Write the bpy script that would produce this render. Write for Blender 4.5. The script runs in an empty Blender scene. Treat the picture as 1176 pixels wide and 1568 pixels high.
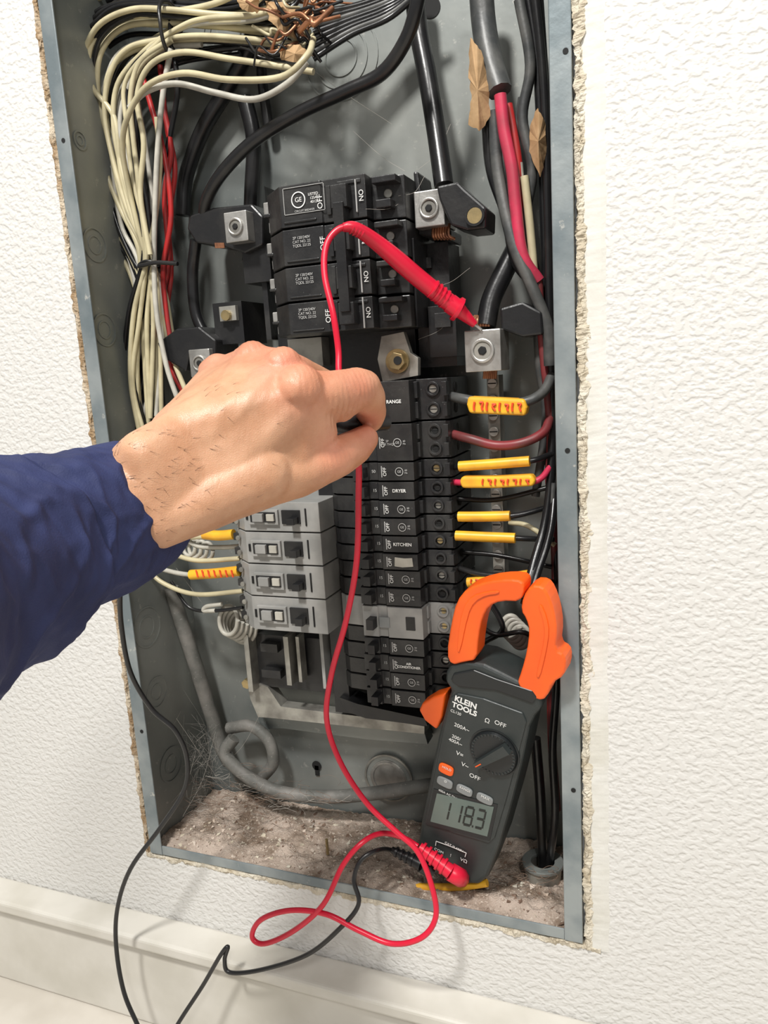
import bpy, bmesh, math, random
from mathutils import Vector, Matrix, noise
random.seed(7)
scene=bpy.context.scene
try:
    scene.view_settings.view_transform='Standard'
except Exception as e: print(e)
ZO=0.561; DW=0.47
F=1146.0; CX,CY=588.0,784.0
R=Vector((0.9336,0.0106,-0.3581)).normalized()
D=Vector((0.0605,0.9805,0.1868)); D=(D-R*D.dot(R)).normalized()
N=R.cross(D)
C0=Vector((0,-DW,ZO))
def ray(px,py):
    a=(px-CX)/F; b=(py-CY)/F
    return Vector((a*R[0]+b*R[1]+R[2], a*N[0]+b*N[1]+N[2], -(a*D[0]+b*D[1]+D[2])))
def P(px,py,y):
    r=ray(px,py); return C0+r*((y-C0.y)/r.y)
def PX(px,py,x):
    r=ray(px,py); return C0+r*((x-C0.x)/r.x)
# ---------------- camera
cam=bpy.data.cameras.new('camera'); camo=bpy.data.objects.new('camera',cam); scene.collection.objects.link(camo)
cam.sensor_fit='VERTICAL'; cam.sensor_height=36; cam.sensor_width=27; cam.lens=F/1568*36; cam.clip_start=0.01
right=Vector((R[0],N[0],-D[0])); down=Vector((R[1],N[1],-D[1])); fwd=Vector((R[2],N[2],-D[2]))
m=Matrix((( right.x,-down.x,-fwd.x,C0.x),(right.y,-down.y,-fwd.y,C0.y),(right.z,-down.z,-fwd.z,C0.z),(0,0,0,1)))
camo.matrix_world=m; scene.camera=camo
# ---------------- materials
def mat(name,col,rough=0.5,metal=0.0,col2=None,scale=30,bump=0.0,bscale=200,ramp=(0.4,0.65),detail=4,bdist=0.001,specks=0,sp_scale=700,sp_col=(.35,.34,.32),sp_th=.64):
    mt=bpy.data.materials.new(name); mt.use_nodes=True; nt=mt.node_tree; b=nt.nodes['Principled BSDF']
    b.inputs['Roughness'].default_value=rough; b.inputs['Metallic'].default_value=metal
    b.inputs['Base Color'].default_value=(*col,1)
    tc=nt.nodes.new('ShaderNodeTexCoord'); out=None
    if col2:
        n=nt.nodes.new('ShaderNodeTexNoise'); n.inputs['Scale'].default_value=scale; n.inputs['Detail'].default_value=detail
        nt.links.new(tc.outputs['Object'],n.inputs['Vector'])
        r=nt.nodes.new('ShaderNodeValToRGB'); r.color_ramp.elements[0].position=ramp[0]; r.color_ramp.elements[1].position=ramp[1]
        r.color_ramp.elements[0].color=(*col,1); r.color_ramp.elements[1].color=(*col2,1)
        nt.links.new(n.outputs['Fac'],r.inputs['Fac']); out=r.outputs['Color']
    if specks>0:
        n=nt.nodes.new('ShaderNodeTexNoise'); n.inputs['Scale'].default_value=sp_scale; n.inputs['Detail'].default_value=5; n.inputs['Roughness'].default_value=.65
        nt.links.new(tc.outputs['Object'],n.inputs['Vector'])
        mr=nt.nodes.new('ShaderNodeMapRange'); mr.inputs['From Min'].default_value=sp_th; mr.inputs['From Max'].default_value=sp_th+.06; mr.inputs['To Max'].default_value=specks
        nt.links.new(n.outputs['Fac'],mr.inputs['Value'])
        mx=nt.nodes.new('ShaderNodeMix'); mx.data_type='RGBA'; nt.links.new(mr.outputs['Result'],mx.inputs[0])
        if out: nt.links.new(out,mx.inputs[6])
        else: mx.inputs[6].default_value=(*col,1)
        mx.inputs[7].default_value=(*sp_col,1); out=mx.outputs[2]
    if out: nt.links.new(out,b.inputs['Base Color'])
    if bump>0:
        n2=nt.nodes.new('ShaderNodeTexNoise'); n2.inputs['Scale'].default_value=bscale; n2.inputs['Detail'].default_value=3
        nt.links.new(tc.outputs['Object'],n2.inputs['Vector'])
        bp=nt.nodes.new('ShaderNodeBump'); bp.inputs['Strength'].default_value=bump; bp.inputs['Distance'].default_value=bdist
        nt.links.new(n2.outputs['Fac'],bp.inputs['Height']); nt.links.new(bp.outputs['Normal'],b.inputs['Normal'])
    return mt
M={}
M['metal']=mat('panel_steel',(0.155,0.172,0.168),0.40,0.35,(0.31,0.32,0.30),9,0.15,60,(0.35,.68),7,specks=.4,sp_scale=160,sp_col=(.45,.44,.40),sp_th=.62)
M['flange']=mat('flange_steel',(0.17,0.205,0.22),0.42,0.3,(0.31,0.34,0.345),22,0.25,150,(0.4,.62),6,specks=.6,sp_scale=90,sp_col=(.6,.58,.53),sp_th=.65)
M['black']=mat('black_plastic',(0.012,0.012,0.013),0.34,0,(0.026,0.025,0.024),40,0.2,260,(0.45,0.75),specks=.30,sp_scale=900,sp_th=.69)
M['dustblack']=mat('dusty_black_plastic',(0.015,0.015,0.016),0.36,0,(0.042,0.041,0.039),45,0.3,240,(0.42,0.75),6,specks=.45,sp_scale=800,sp_th=.67)
M['gplastic']=mat('grey_plastic',(0.27,0.27,0.26),0.42,0,(0.36,0.355,0.34),50,0.1,200,specks=.3,sp_scale=500,sp_col=(.12,.115,.11),sp_th=.69)
M['silver']=mat('aluminium_lug',(0.50,0.49,0.465),0.38,0.7,(0.32,0.31,0.29),70,0.2,300)
M['zinc']=mat('zinc_bracket',(0.42,0.41,0.37),0.4,0.6,(0.22,0.21,0.19),50,0.2,200)
M['brass']=mat('brass',(0.50,0.38,0.19),0.35,0.8,(0.30,0.24,0.13),90,0.1,200)
M['copper']=mat('copper',(0.46,0.21,0.11),0.40,0.75,(0.22,0.10,0.06),90)
M['hole']=mat('dark_recess',(0.006,0.006,0.006),0.8)
M['cream']=mat('cream_insulation',(0.57,0.51,0.33),0.38,0,(0.44,0.39,0.25),55)
M['white']=mat('white_insulation',(0.50,0.48,0.42),0.42,0,(0.36,0.345,0.30),70)
M['bwire']=mat('black_insulation',(0.010,0.010,0.011),0.28,0,(0.022,0.021,0.020),50,0.1,200,(0.5,0.8),specks=.3,sp_scale=900,sp_th=.70)
M['gwire']=mat('grey_insulation',(0.045,0.048,0.049),0.42,0,(0.10,0.10,0.095),60,0.2,200,specks=.3,sp_scale=700,sp_th=.68)
M['cable']=mat('dusty_grey_sheath',(0.11,0.11,0.10),0.6,0,(0.19,0.18,0.165),50,0.3,200,specks=.5,sp_scale=500,sp_th=.62)
M['rwire']=mat('red_insulation',(0.42,0.02,0.02),0.4,0,(0.28,0.03,0.03),60)
M['pink']=mat('pink_insulation',(0.60,0.035,0.09),0.4,0,(0.40,0.04,0.07),60,specks=.5,sp_scale=300,sp_col=(.6,.35,.35),sp_th=.66)
M['drk']=mat('maroon_insulation',(0.22,0.03,0.035),0.45,0,(0.12,0.03,0.03),60)
M['tape']=mat('yellow_tape',(0.85,0.47,0.03),0.38,0,(0.72,0.34,0.03),60)
M['ink']=mat('red_ink',(0.78,0.07,0.02),0.5)
M['paper']=mat('kraft_paper',(0.52,0.34,0.18),0.8,0,(0.38,0.23,0.11),60,0.6,120)
M['lead']=mat('red_silicone',(0.66,0.010,0.040),0.33,0,(0.56,0.010,0.035),30)
M['blead']=mat('black_silicone',(0.012,0.012,0.013),0.35)
M['orange']=mat('orange_plastic',(0.90,0.125,0.010),0.40,0,(0.82,0.105,0.010),30,0.05,900)
M['meter']=mat('meter_grey_plastic',(0.022,0.028,0.028),0.40,0,(0.030,0.036,0.036),50,0.08,900)
M['meter2']=mat('meter_dark_plastic',(0.011,0.013,0.014),0.38)
M['btn']=mat('button_grey',(0.22,0.23,0.23),0.5)
M['lcd']=mat('lcd_glass',(0.11,0.145,0.13),0.2,0,(0.14,0.17,0.15),20)
M['lcdink']=mat('lcd_segment',(0.010,0.014,0.012),0.4)
M['print']=mat('white_print',(0.75,0.75,0.73),0.5)
M['dprint']=mat('faded_print',(0.45,0.45,0.44),0.5)
M['debris']=mat('debris',(0.20,0.145,0.105),0.95,0,(0.48,0.39,0.325),42,1.0,700,(0.36,0.60),10,0.0015,specks=.8,sp_scale=420,sp_col=(.62,.54,.46),sp_th=.58)
M['chunk']=mat('plaster_chunk',(0.62,0.53,0.45),0.95,0,(0.42,0.33,0.26),160,0.5,300)
M['brown']=mat('dirt_clod',(0.16,0.10,0.07),0.95,0,(0.28,0.20,0.15),160,0.5,300)
M['web']=mat('cobweb',(0.42,0.39,0.35),0.9)
M['edge']=mat('plaster_edge',(0.64,0.59,0.49),0.9,0,(0.46,0.39,0.28),45,1.0,420,(0.42,0.68),8,0.0015,specks=.6,sp_scale=160,sp_col=(.25,.19,.12),sp_th=.66)
M['edgeB']=mat('drywall_paper_edge',(0.55,0.47,0.36),0.95,0,(0.30,0.20,0.11),60,1.0,420,(0.4,0.6),8,0.0015,specks=.7,sp_scale=200,sp_col=(.14,.09,.05),sp_th=.62)
M['smooth']=mat('joint_compound',(0.68,0.67,0.63),0.8,0,(0.58,0.56,0.49),24,0.5,160,(0.45,.75),6,specks=.4,sp_scale=120,sp_col=(.48,.43,.33),sp_th=.68)
M['cloth']=mat('navy_cotton',(0.0105,0.0165,0.070),0.75,0,(0.0155,0.024,0.092),40,0.35,1200,(0.4,0.6),4,0.0006)
M['bb']=mat('trim_paint',(0.64,0.615,0.56),0.42,0,(0.55,0.525,0.465),18,0.1,60,specks=.25,sp_scale=40,sp_col=(.45,.42,.37),sp_th=.68)
M['floor']=mat('floor_tile',(0.62,0.58,0.52),0.5,0,(0.55,0.51,0.45),20)
def wallmat():
    mt=bpy.data.materials.new('textured_wall_paint'); mt.use_nodes=True; nt=mt.node_tree; b=nt.nodes['Principled BSDF']
    b.inputs['Base Color'].default_value=(0.665,0.655,0.632,1); b.inputs['Roughness'].default_value=0.5
    tc=nt.nodes.new('ShaderNodeTexCoord')
    mp=nt.nodes.new('ShaderNodeMapping'); mp.inputs['Scale'].default_value=(1,1,1.3); nt.links.new(tc.outputs['Object'],mp.inputs['Vector'])
    n=nt.nodes.new('ShaderNodeTexNoise'); n.inputs['Scale'].default_value=190; n.inputs['Detail'].default_value=1.5; n.inputs['Roughness'].default_value=0.5
    nt.links.new(mp.outputs['Vector'],n.inputs['Vector'])
    n3=nt.nodes.new('ShaderNodeTexNoise'); n3.inputs['Scale'].default_value=380; n3.inputs['Detail'].default_value=2.0
    nt.links.new(mp.outputs['Vector'],n3.inputs['Vector'])
    r=nt.nodes.new('ShaderNodeMapRange'); r.interpolation_type='SMOOTHSTEP'; r.inputs['From Min'].default_value=0.36; r.inputs['From Max'].default_value=0.62
    nt.links.new(n.outputs['Fac'],r.inputs['Value'])
    ma=nt.nodes.new('ShaderNodeMath'); ma.operation='MULTIPLY_ADD'; ma.inputs[1].default_value=.15
    nt.links.new(n3.outputs['Fac'],ma.inputs[0]); nt.links.new(r.outputs['Result'],ma.inputs[2])
    bp=nt.nodes.new('ShaderNodeBump'); bp.inputs['Strength'].default_value=0.48; bp.inputs['Distance'].default_value=0.0010
    nt.links.new(ma.outputs[0],bp.inputs['Height']); nt.links.new(bp.outputs['Normal'],b.inputs['Normal'])
    return mt
M['wall']=wallmat()
def skinmat():
    mt=bpy.data.materials.new('skin'); mt.use_nodes=True; nt=mt.node_tree; b=nt.nodes['Principled BSDF']
    tc=nt.nodes.new('ShaderNodeTexCoord')
    n=nt.nodes.new('ShaderNodeTexNoise'); n.inputs['Scale'].default_value=45; n.inputs['Detail'].default_value=8; n.inputs['Roughness'].default_value=.62
    nt.links.new(tc.outputs['Object'],n.inputs['Vector'])
    r=nt.nodes.new('ShaderNodeValToRGB'); e=r.color_ramp.elements; e[0].position=0.33; e[1].position=0.68
    e[0].color=(0.49,0.245,0.135,1); e[1].color=(0.61,0.345,0.21,1)
    nt.links.new(n.outputs['Fac'],r.inputs['Fac'])
    at=nt.nodes.new('ShaderNodeAttribute'); at.attribute_name='tint'
    mx=nt.nodes.new('ShaderNodeMix'); mx.data_type='RGBA'; mx.blend_type='MULTIPLY'; mx.inputs[0].default_value=1
    nt.links.new(r.outputs['Color'],mx.inputs[6]); nt.links.new(at.outputs['Color'],mx.inputs[7])
    nt.links.new(mx.outputs[2],b.inputs['Base Color'])
    b.inputs['Roughness'].default_value=0.45
    b.inputs['Subsurface Weight'].default_value=0.12; b.inputs['Subsurface Radius'].default_value=(0.008,0.003,0.0015); b.inputs['Subsurface Scale'].default_value=0.25
    v=nt.nodes.new('ShaderNodeTexVoronoi'); v.feature='DISTANCE_TO_EDGE'; v.inputs['Scale'].default_value=900
    nt.links.new(tc.outputs['Object'],v.inputs['Vector'])
    n2=nt.nodes.new('ShaderNodeTexNoise'); n2.inputs['Scale'].default_value=130; n2.inputs['Detail'].default_value=4; n2.inputs['Distortion'].default_value=.8
    mp=nt.nodes.new('ShaderNodeMapping'); mp.inputs['Rotation'].default_value=(0,.45,0); mp.inputs['Scale'].default_value=(2.2,1,.5)
    nt.links.new(tc.outputs['Object'],mp.inputs['Vector']); nt.links.new(mp.outputs['Vector'],n2.inputs['Vector'])
    ad=nt.nodes.new('ShaderNodeMath'); ad.operation='MULTIPLY_ADD'; ad.inputs[1].default_value=.5; nt.links.new(v.outputs['Distance'],ad.inputs[0]); nt.links.new(n2.outputs['Fac'],ad.inputs[2])
    bp=nt.nodes.new('ShaderNodeBump'); bp.inputs['Strength'].default_value=0.34; bp.inputs['Distance'].default_value=0.0008
    nt.links.new(ad.outputs[0],bp.inputs['Height']); nt.links.new(bp.outputs['Normal'],b.inputs['Normal'])
    return mt
M['skin']=skinmat()
M['hair']=mat('arm_hair',(0.07,0.035,0.02),.5)
# ---------------- helpers
def link(o,parent=None):
    scene.collection.objects.link(o)
    if parent: o.parent=parent
    return o
def root(name):
    e=bpy.data.objects.new(name,None); e.empty_display_size=0.02; return link(e)
class MB:
    def __init__(s): s.v=[]; s.f=[]; s.fm=[]; s.m=[]
    def mi(s,k):
        if k not in s.m: s.m.append(k)
        return s.m.index(k)
    def add(s,vs,fs,k):
        o=len(s.v); s.v+= [Vector(v) for v in vs]; i=s.mi(k)
        for f in fs: s.f.append([a+o for a in f]); s.fm.append(i)
    def box(s,a,b,k):
        x0,y0,z0=[min(a[i],b[i]) for i in range(3)]; x1,y1,z1=[max(a[i],b[i]) for i in range(3)]
        s.add([(x0,y0,z0),(x1,y0,z0),(x1,y1,z0),(x0,y1,z0),(x0,y0,z1),(x1,y0,z1),(x1,y1,z1),(x0,y1,z1)],
              [(3,2,1,0),(4,5,6,7),(0,1,5,4),(1,2,6,5),(2,3,7,6),(3,0,4,7)],k)
    def prism(s,pts,ext,k):
        n=len(pts); pts=[Vector(p) for p in pts]; ext=Vector(ext)
        nn=Vector((0,0,0))
        for i in range(n): nn+=pts[i].cross(pts[(i+1)%n])
        if nn.dot(ext)>0: pts=pts[::-1]
        s.add(pts+[p+ext for p in pts],[list(range(n)),list(range(2*n-1,n-1,-1))]+[[(i+1)%n,i,i+n,(i+1)%n+n] for i in range(n)],k)
    def cyl(s,c,ax,r,h,k,n=24,r2=None):
        c=Vector(c); ax=Vector(ax).normalized(); t=ax.orthogonal().normalized(); b=ax.cross(t); r2=r if r2 is None else r2
        a=[c+(t*math.cos(2*math.pi*i/n)+b*math.sin(2*math.pi*i/n))*r for i in range(n)]
        e=[c+ax*h+(t*math.cos(2*math.pi*i/n)+b*math.sin(2*math.pi*i/n))*r2 for i in range(n)]
        s.add(a+e,[list(range(n-1,-1,-1)),list(range(n,2*n))]+[[i,(i+1)%n,(i+1)%n+n,i+n] for i in range(n)],k)
    def ring(s,c,ax,r0,r1,h,k,n=32):
        c=Vector(c); ax=Vector(ax).normalized(); t=ax.orthogonal().normalized(); b=ax.cross(t)
        vs=[]
        for (r,hh) in ((r0,0),(r0,h),(r1,h),(r1,0)):
            vs+=[c+ax*hh+(t*math.cos(2*math.pi*i/n)+b*math.sin(2*math.pi*i/n))*r for i in range(n)]
        fs=[]
        for q in range(4):
            for i in range(n):
                fs.append([q*n+i,q*n+(i+1)%n,((q+1)%4)*n+(i+1)%n,((q+1)%4)*n+i])
        s.add(vs,fs,k)
    def build(s,name,parent=None,bevel=0.0,seg=2,smooth=False):
        me=bpy.data.meshes.new(name); me.from_pydata([tuple(v) for v in s.v],[],s.f); 
        for k in s.m: me.materials.append(M[k])
        for p,i in zip(me.polygons,s.fm): p.material_index=i; p.use_smooth=smooth
        bm=bmesh.new(); bm.from_mesh(me); bmesh.ops.recalc_face_normals(bm,faces=bm.faces); bm.to_mesh(me); bm.free()
        o=bpy.data.objects.new(name,me); link(o,parent)
        if bevel>0:
            md=o.modifiers.new('bevel','BEVEL'); md.width=bevel; md.segments=seg; md.limit_method='ANGLE'; md.angle_limit=0.6
        return o
def wires(name,items,parent=None):
    cu=bpy.data.curves.new(name,'CURVE'); cu.dimensions='3D'; cu.bevel_depth=1.0; cu.bevel_resolution=3; cu.resolution_u=8; cu.use_fill_caps=True
    ks=[]
    for it in items:
        pts,r,k=it[:3]
        if k not in ks: ks.append(k); cu.materials.append(M[k])
        pv=[]; y=None
        for p in pts:
            if isinstance(p,Vector): pv.append(p)
            else:
                if len(p)>2: y=p[2]
                pv.append(P(p[0],p[1],y))
        q=[pv[0]*2-pv[1]]+pv+[pv[-1]*2-pv[-2]]; out=[]
        for i in range(1,len(q)-2):
            for t in range(7):
                t=t/7; a,b,c,d=q[i-1],q[i],q[i+1],q[i+2]
                out.append(0.5*((2*b)+(c-a)*t+(2*a-5*b+4*c-d)*t*t+(3*b-a-3*c+d)*t**3))
        out.append(pv[-1])
        sp=cu.splines.new('POLY'); sp.points.add(len(out)-1); sp.use_smooth=True; sp.material_index=ks.index(k)
        for i,v in enumerate(out):
            rr=r if not callable(r) else r(i/(len(out)-1))
            sp.points[i].co=(*v,1); sp.points[i].radius=rr
    o=bpy.data.objects.new(name,cu); return link(o,parent)
def text(s,c,u,v,size,k,parent,name='label',bold=0.0):
    cu=bpy.data.curves.new(name,'FONT'); cu.body=s; cu.size=size; cu.align_x='CENTER'; cu.align_y='CENTER'; cu.extrude=0.00005; cu.offset=bold
    cu.materials.append(M[k]); o=bpy.data.objects.new(name,cu); link(o,parent)
    u=Vector(u).normalized(); v=Vector(v); v=(v-u*v.dot(u)).normalized(); w=u.cross(v)
    o.matrix_world=Matrix(((u.x,v.x,w.x,c[0]),(u.y,v.y,w.y,c[1]),(u.z,v.z,w.z,c[2]),(0,0,0,1)))
    return o
XA=Vector((1,0,0)); ZA=Vector((0,0,1))
XL,XR=-0.4218,-0.0544; ZB=ZO-0.402; ZT=ZO+0.37; BD=0.095
# ---------------- wall with hole
G=0.006
w=MB()
x0,x1,z0,z1=-1.6,1.2,0.0,2.4
hl,hr,hb,ht=XL-G,XR+0.006,ZB-0.004,ZT+0.01
T=0.012
w.box((x0,0,z0),(hl,T,z1),'wall'); w.box((hr,0,z0),(x1,T,z1),'wall'); w.box((hl,0,z0),(hr,T,hb),'wall'); w.box((hl,0,ht),(hr,T,z1),'wall')
w.build('wall_back')
f=MB(); f.box((x0,-1.8,-0.02),(x1,0.1,0.0),'floor'); f.build('floor')
b=MB(); zt=ZO-0.465
b.box((x0,-0.022,0),(x1,0,zt-0.006),'bb'); b.box((x0,-0.030,zt-0.012),(x1,0,zt),'bb'); b.build('baseboard_back',bevel=0.003,seg=3)
def strip(prof,along,name,k,jag,seed,n=420,parent=None):
    vs=[];fs=[]; m_=len(prof)
    for i in range(n):
        t=i/(n-1)
        for j,(o,y,jo,jy) in enumerate(prof):
            s=Vector((t*along.L*220,j*3.1,seed)); s2=Vector((t*along.L*55,j*.7,seed+9)); s3=Vector((t*along.L*600,j*5,seed+3))
            oo=o+jo*jag*(noise.noise(s)+1.8*noise.noise(s2)+.6*noise.noise(s3)); yy=y+jy*jag*(noise.noise(s+Vector((0,0,50)))+.5*noise.noise(s3+Vector((0,0,50))))
            x,z=along(t,oo); vs.append((x,yy,z))
    for i in range(n-1):
        for j in range(m_-1):
            a=i*m_+j; fs.append([a,a+1,a+m_+1,a+m_])
    b=MB(); b.add(vs,fs,k); return b.build(name,parent,smooth=False)
class AL:
    def __init__(s,f,L): s.f=f; s.L=L
    def __call__(s,t,o): return s.f(t,o)
er=root('drywall_cutout_edge')
aR=AL(lambda t,o:(XR+o, ZB-0.004+(ZT-ZB+0.02)*t),0.8)
strip([(0.0006,0.008,0.2,0),(0.0010,0.001,0.6,.5),(0.0022,-0.0008,0.9,.8),(0.0036,-0.0014,0.8,.9),(0.005,-0.0012,0.9,.8),(0.0062,-0.0006,0.9,.4),(0.0076,0.0004,0.7,.1)],aR,'right_rough_edge','edge',0.0022,3,n=900,parent=er)
strip([(0.004,0.0003,0,0),(0.0070,-0.0006,0.3,.3),(0.015,-0.0005,0.4,.2),(0.0195,0.0003,0.8,0)],aR,'right_joint_compound','smooth',0.001,5,parent=er)
aL=AL(lambda t,o:(XL-o, ZB-0.004+(ZT-ZB+0.02)*t),0.8)
strip([(0.0002,0.009,0.2,0),(0.0010,0.002,0.5,1),(0.0022,-0.0002,0.8,.8),(0.0036,-0.0009,0.9,.9),(0.0055,-0.0003,1.0,.5),(0.0075,0.0006,0.8,0)],aL,'left_rough_edge','edgeB',0.0018,13,n=900,parent=er)
aB=AL(lambda t,o:(XL-0.006+(XR-XL+0.018)*t, ZB-o),0.4)
strip([(0.0002,0.006,0.2,0),(0.0010,-0.0003,0.5,.8),(0.0025,-0.0013,0.7,1),(0.0045,-0.0008,0.9,.7),(0.0068,0.0006,1.0,0)],aB,'bottom_rough_edge','edge',0.0020,23,n=560,parent=er)
# ---------------- panel box
pb=root('electrical_panel_box')
b=MB(); FW=0.0125; t=0.0015
b.box((XL,BD,ZB),(XR,BD+t,ZT),'metal')
b.box((XL,0,ZB),(XL+t,BD,ZT),'metal'); b.box((XR-t,0,ZB),(XR,BD,ZT),'metal')
b.box((XL,0,ZB),(XR,BD,ZB+t),'metal'); b.box((XL,0,ZT-t),(XR,BD,ZT),'metal')
b.build('shell',pb,0.0004)
b=MB()
b.box((XL,-0.002,ZB),(XL+FW,-0.0005,ZT),'flange'); b.box((XR-FW,-0.002,ZB+0.0),(XR,-0.0005,ZT),'flange')
b.box((XL+FW,-0.0015,ZB),(XR-FW,0.000,ZB+0.0085),'flange')
b.build('front_flange',pb,0.0006)
b=MB()
for (px,py) in ((97,215),(217,1120),(866,78),(869,690),(878,1210)):
    c=P(px,py,-0.0021); b.cyl(c,(0,-1,0),0.0016,0.0003,'hole',16)
for (px,py,r,n_) in ((522,88,0.03,3),(345,50,0.02,2)):
    c=P(px,py,BD)
    for q in range(n_): b.ring(c,(0,-1,0),r*(1-q*0.28)-0.0012,r*(1-q*0.28),0.0009,'metal',48)
c=P(596,1190,BD-.002); b.ring(c,(0,-1,0),.0170,.0225,.0012,'metal',48); b.cyl(c,(0,-1,0),0.0170,0.0022,'silver',40); b.ring(c,(0,-1,0),.0140,.0160,.0032,'silver',40); b.ring(c,(0,-1,0),.0210,.0225,.0024,'zinc',48)
c=P(485,1172,BD-.001); b.cyl(c,(0,-1,0),0.0045,0.0006,'hole'); b.box(c+Vector((-.002,-.0006,-.010)),c+Vector((.002,0,0)),'hole')
c=P(660,12,BD); b.cyl(c,(0,-1,0),0.007,0.0006,'hole')
for (px,py,r) in ((145,375,0.013),(160,505,0.013),(122,215,0.007),(225,960,0.018),(240,1060,0.014),(262,1170,0.016)):
    c=PX(px,py,XL+t)
    b.ring(c,(1,0,0),r-0.0012,r,0.0008,'metal',40); b.ring(c,(1,0,0),r*.55-0.001,r*.55,0.0006,'metal',40)
b.build('knockouts_and_holes',pb,0.0)
# ---------------- main breaker (4 stacked poles)
def Zat(px,py,y): return P(px,py,y).z
mb_rows=[272,342,402,458,510]
zr=[Zat(500,v,0.004) for v in mb_rows]
X0=P(418,400,0.03).x; X1=P(436,400,0.004).x; X2=P(566,400,0.004).x; X3=P(578,400,0.02).x; X4=P(624,400,0.02).x
mbr=root('main_circuit_breaker')
b=MB()
for i in range(4):
    za,zb=zr[i]-0.0007,zr[i+1]+0.0007
    prof=[(X0,.085),(X0,.03),(X0+.004,.022),(X1,.004),(X1+.03,.004),(X1+.031,.0055),(X2,.0045),(X3,.018),(X4,.022),(X4,.085)]
    b.prism([Vector((x,y,za)) for x,y in prof],(0,0,zb-za),'dustblack')
    zm=(za+zb)/2; h=za-zb
    b.box((X2+.002,.010,zm+h*.28),(X4-.002,.0215,zm+h*.44),'dustblack')
    b.box((X2+.004,.010,zm-h*.30),(X4-.006,.0195,zm-h*.1),'black')
    b.cyl(((X3+X4)/2,.0195,zm+h*.08),(0,-1,0),.003,.0015,'zinc',16)
    b.box((X0-.002,.026,zm+h*.05),(X0+.006,.05,zm+h*.38),'silver')
    b.box((X0-.001,.03,zm-h*.38),(X0+.005,.05,zm-h*.10),'silver')
    b.box((X0+.0005,.020,zm-h*.05),(X0+.006,.04,zm+h*.04),'dustblack')
    b.box((X1+.002,.003,zm-h*.42),(X1+.026,.0045,zm-h*.36),'black')
    b.box((X1+.042,.0035,zm+h*.30),(X2-.003,.006,zm+h*.40),'dustblack')
b.build('pole_bodies',mbr,0.0008)
b=MB()
hx=P(532,400,0.004).x
b.box((hx-.0035,-.006,zr[4]+.012),(hx+.0035,.0045,zr[0]-.018),'black')
for i in range(4):
    zm=(zr[i]+zr[i+1])/2
    b.box((hx-.0055,-.004,zm-.007),(hx+.0055,.005,zm+.007),'dustblack')
    b.box((hx-.012,.0035,zm-.009),(hx-.009,.0055,zm+.009),'dustblack')
    b.box((hx+.009,.0025,zm-.010),(hx+.0098,.0045,zm+.010),'dprint')
b.build('toggle_handle_tie',mbr,0.0006)
for i in range(4):
    zm=(zr[i]+zr[i+1])/2
    c=Vector((hx-.0165,.0036,zm)); text('OFF',c,(0,0,1),(-1,0,0),.0052,'print',mbr)
    c=Vector((hx+.0125,.0036,zm)); text('ON',c,(0,0,-1),(1,0,0),.0045,'print',mbr)
cc=Vector((X1+.014,.0035,(zr[0]+zr[1])/2+.003))
b=MB(); b.ring(cc,(0,-1,0),.0045,.0052,.0002,'print',32)
o_=cc+Vector((-.011,0,-.0085)); 
for (a_,b_) in (((0,0),(.030,.0003)),((0,.0165),(.030,.0168)),((0,0),(.0003,.0168)),((.0297,0),(.030,.0168))): b.box(o_+Vector((a_[0],-.0002,a_[1])),o_+Vector((b_[0],.0004,b_[1])),'dprint')
b.build('printed_circle',mbr); text('GE',cc,XA,ZA,.0042,'print',mbr)
c=cc+Vector((.011,0,0)); text('LISTED\n125A\n4012',c,XA,ZA,.0024,'print',mbr)
text('CIRCUIT BREAKER',cc+Vector((.004,0,-.0070)),XA,ZA,.0018,'dprint',mbr)
for i in range(1,4): text('2P 120/240V\nCAT NO. 22\nTQDL 22125',Vector((X1+.014,.0035,(zr[i]+zr[i+1])/2+.003)),XA,ZA,.0025,'dprint',mbr)
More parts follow.
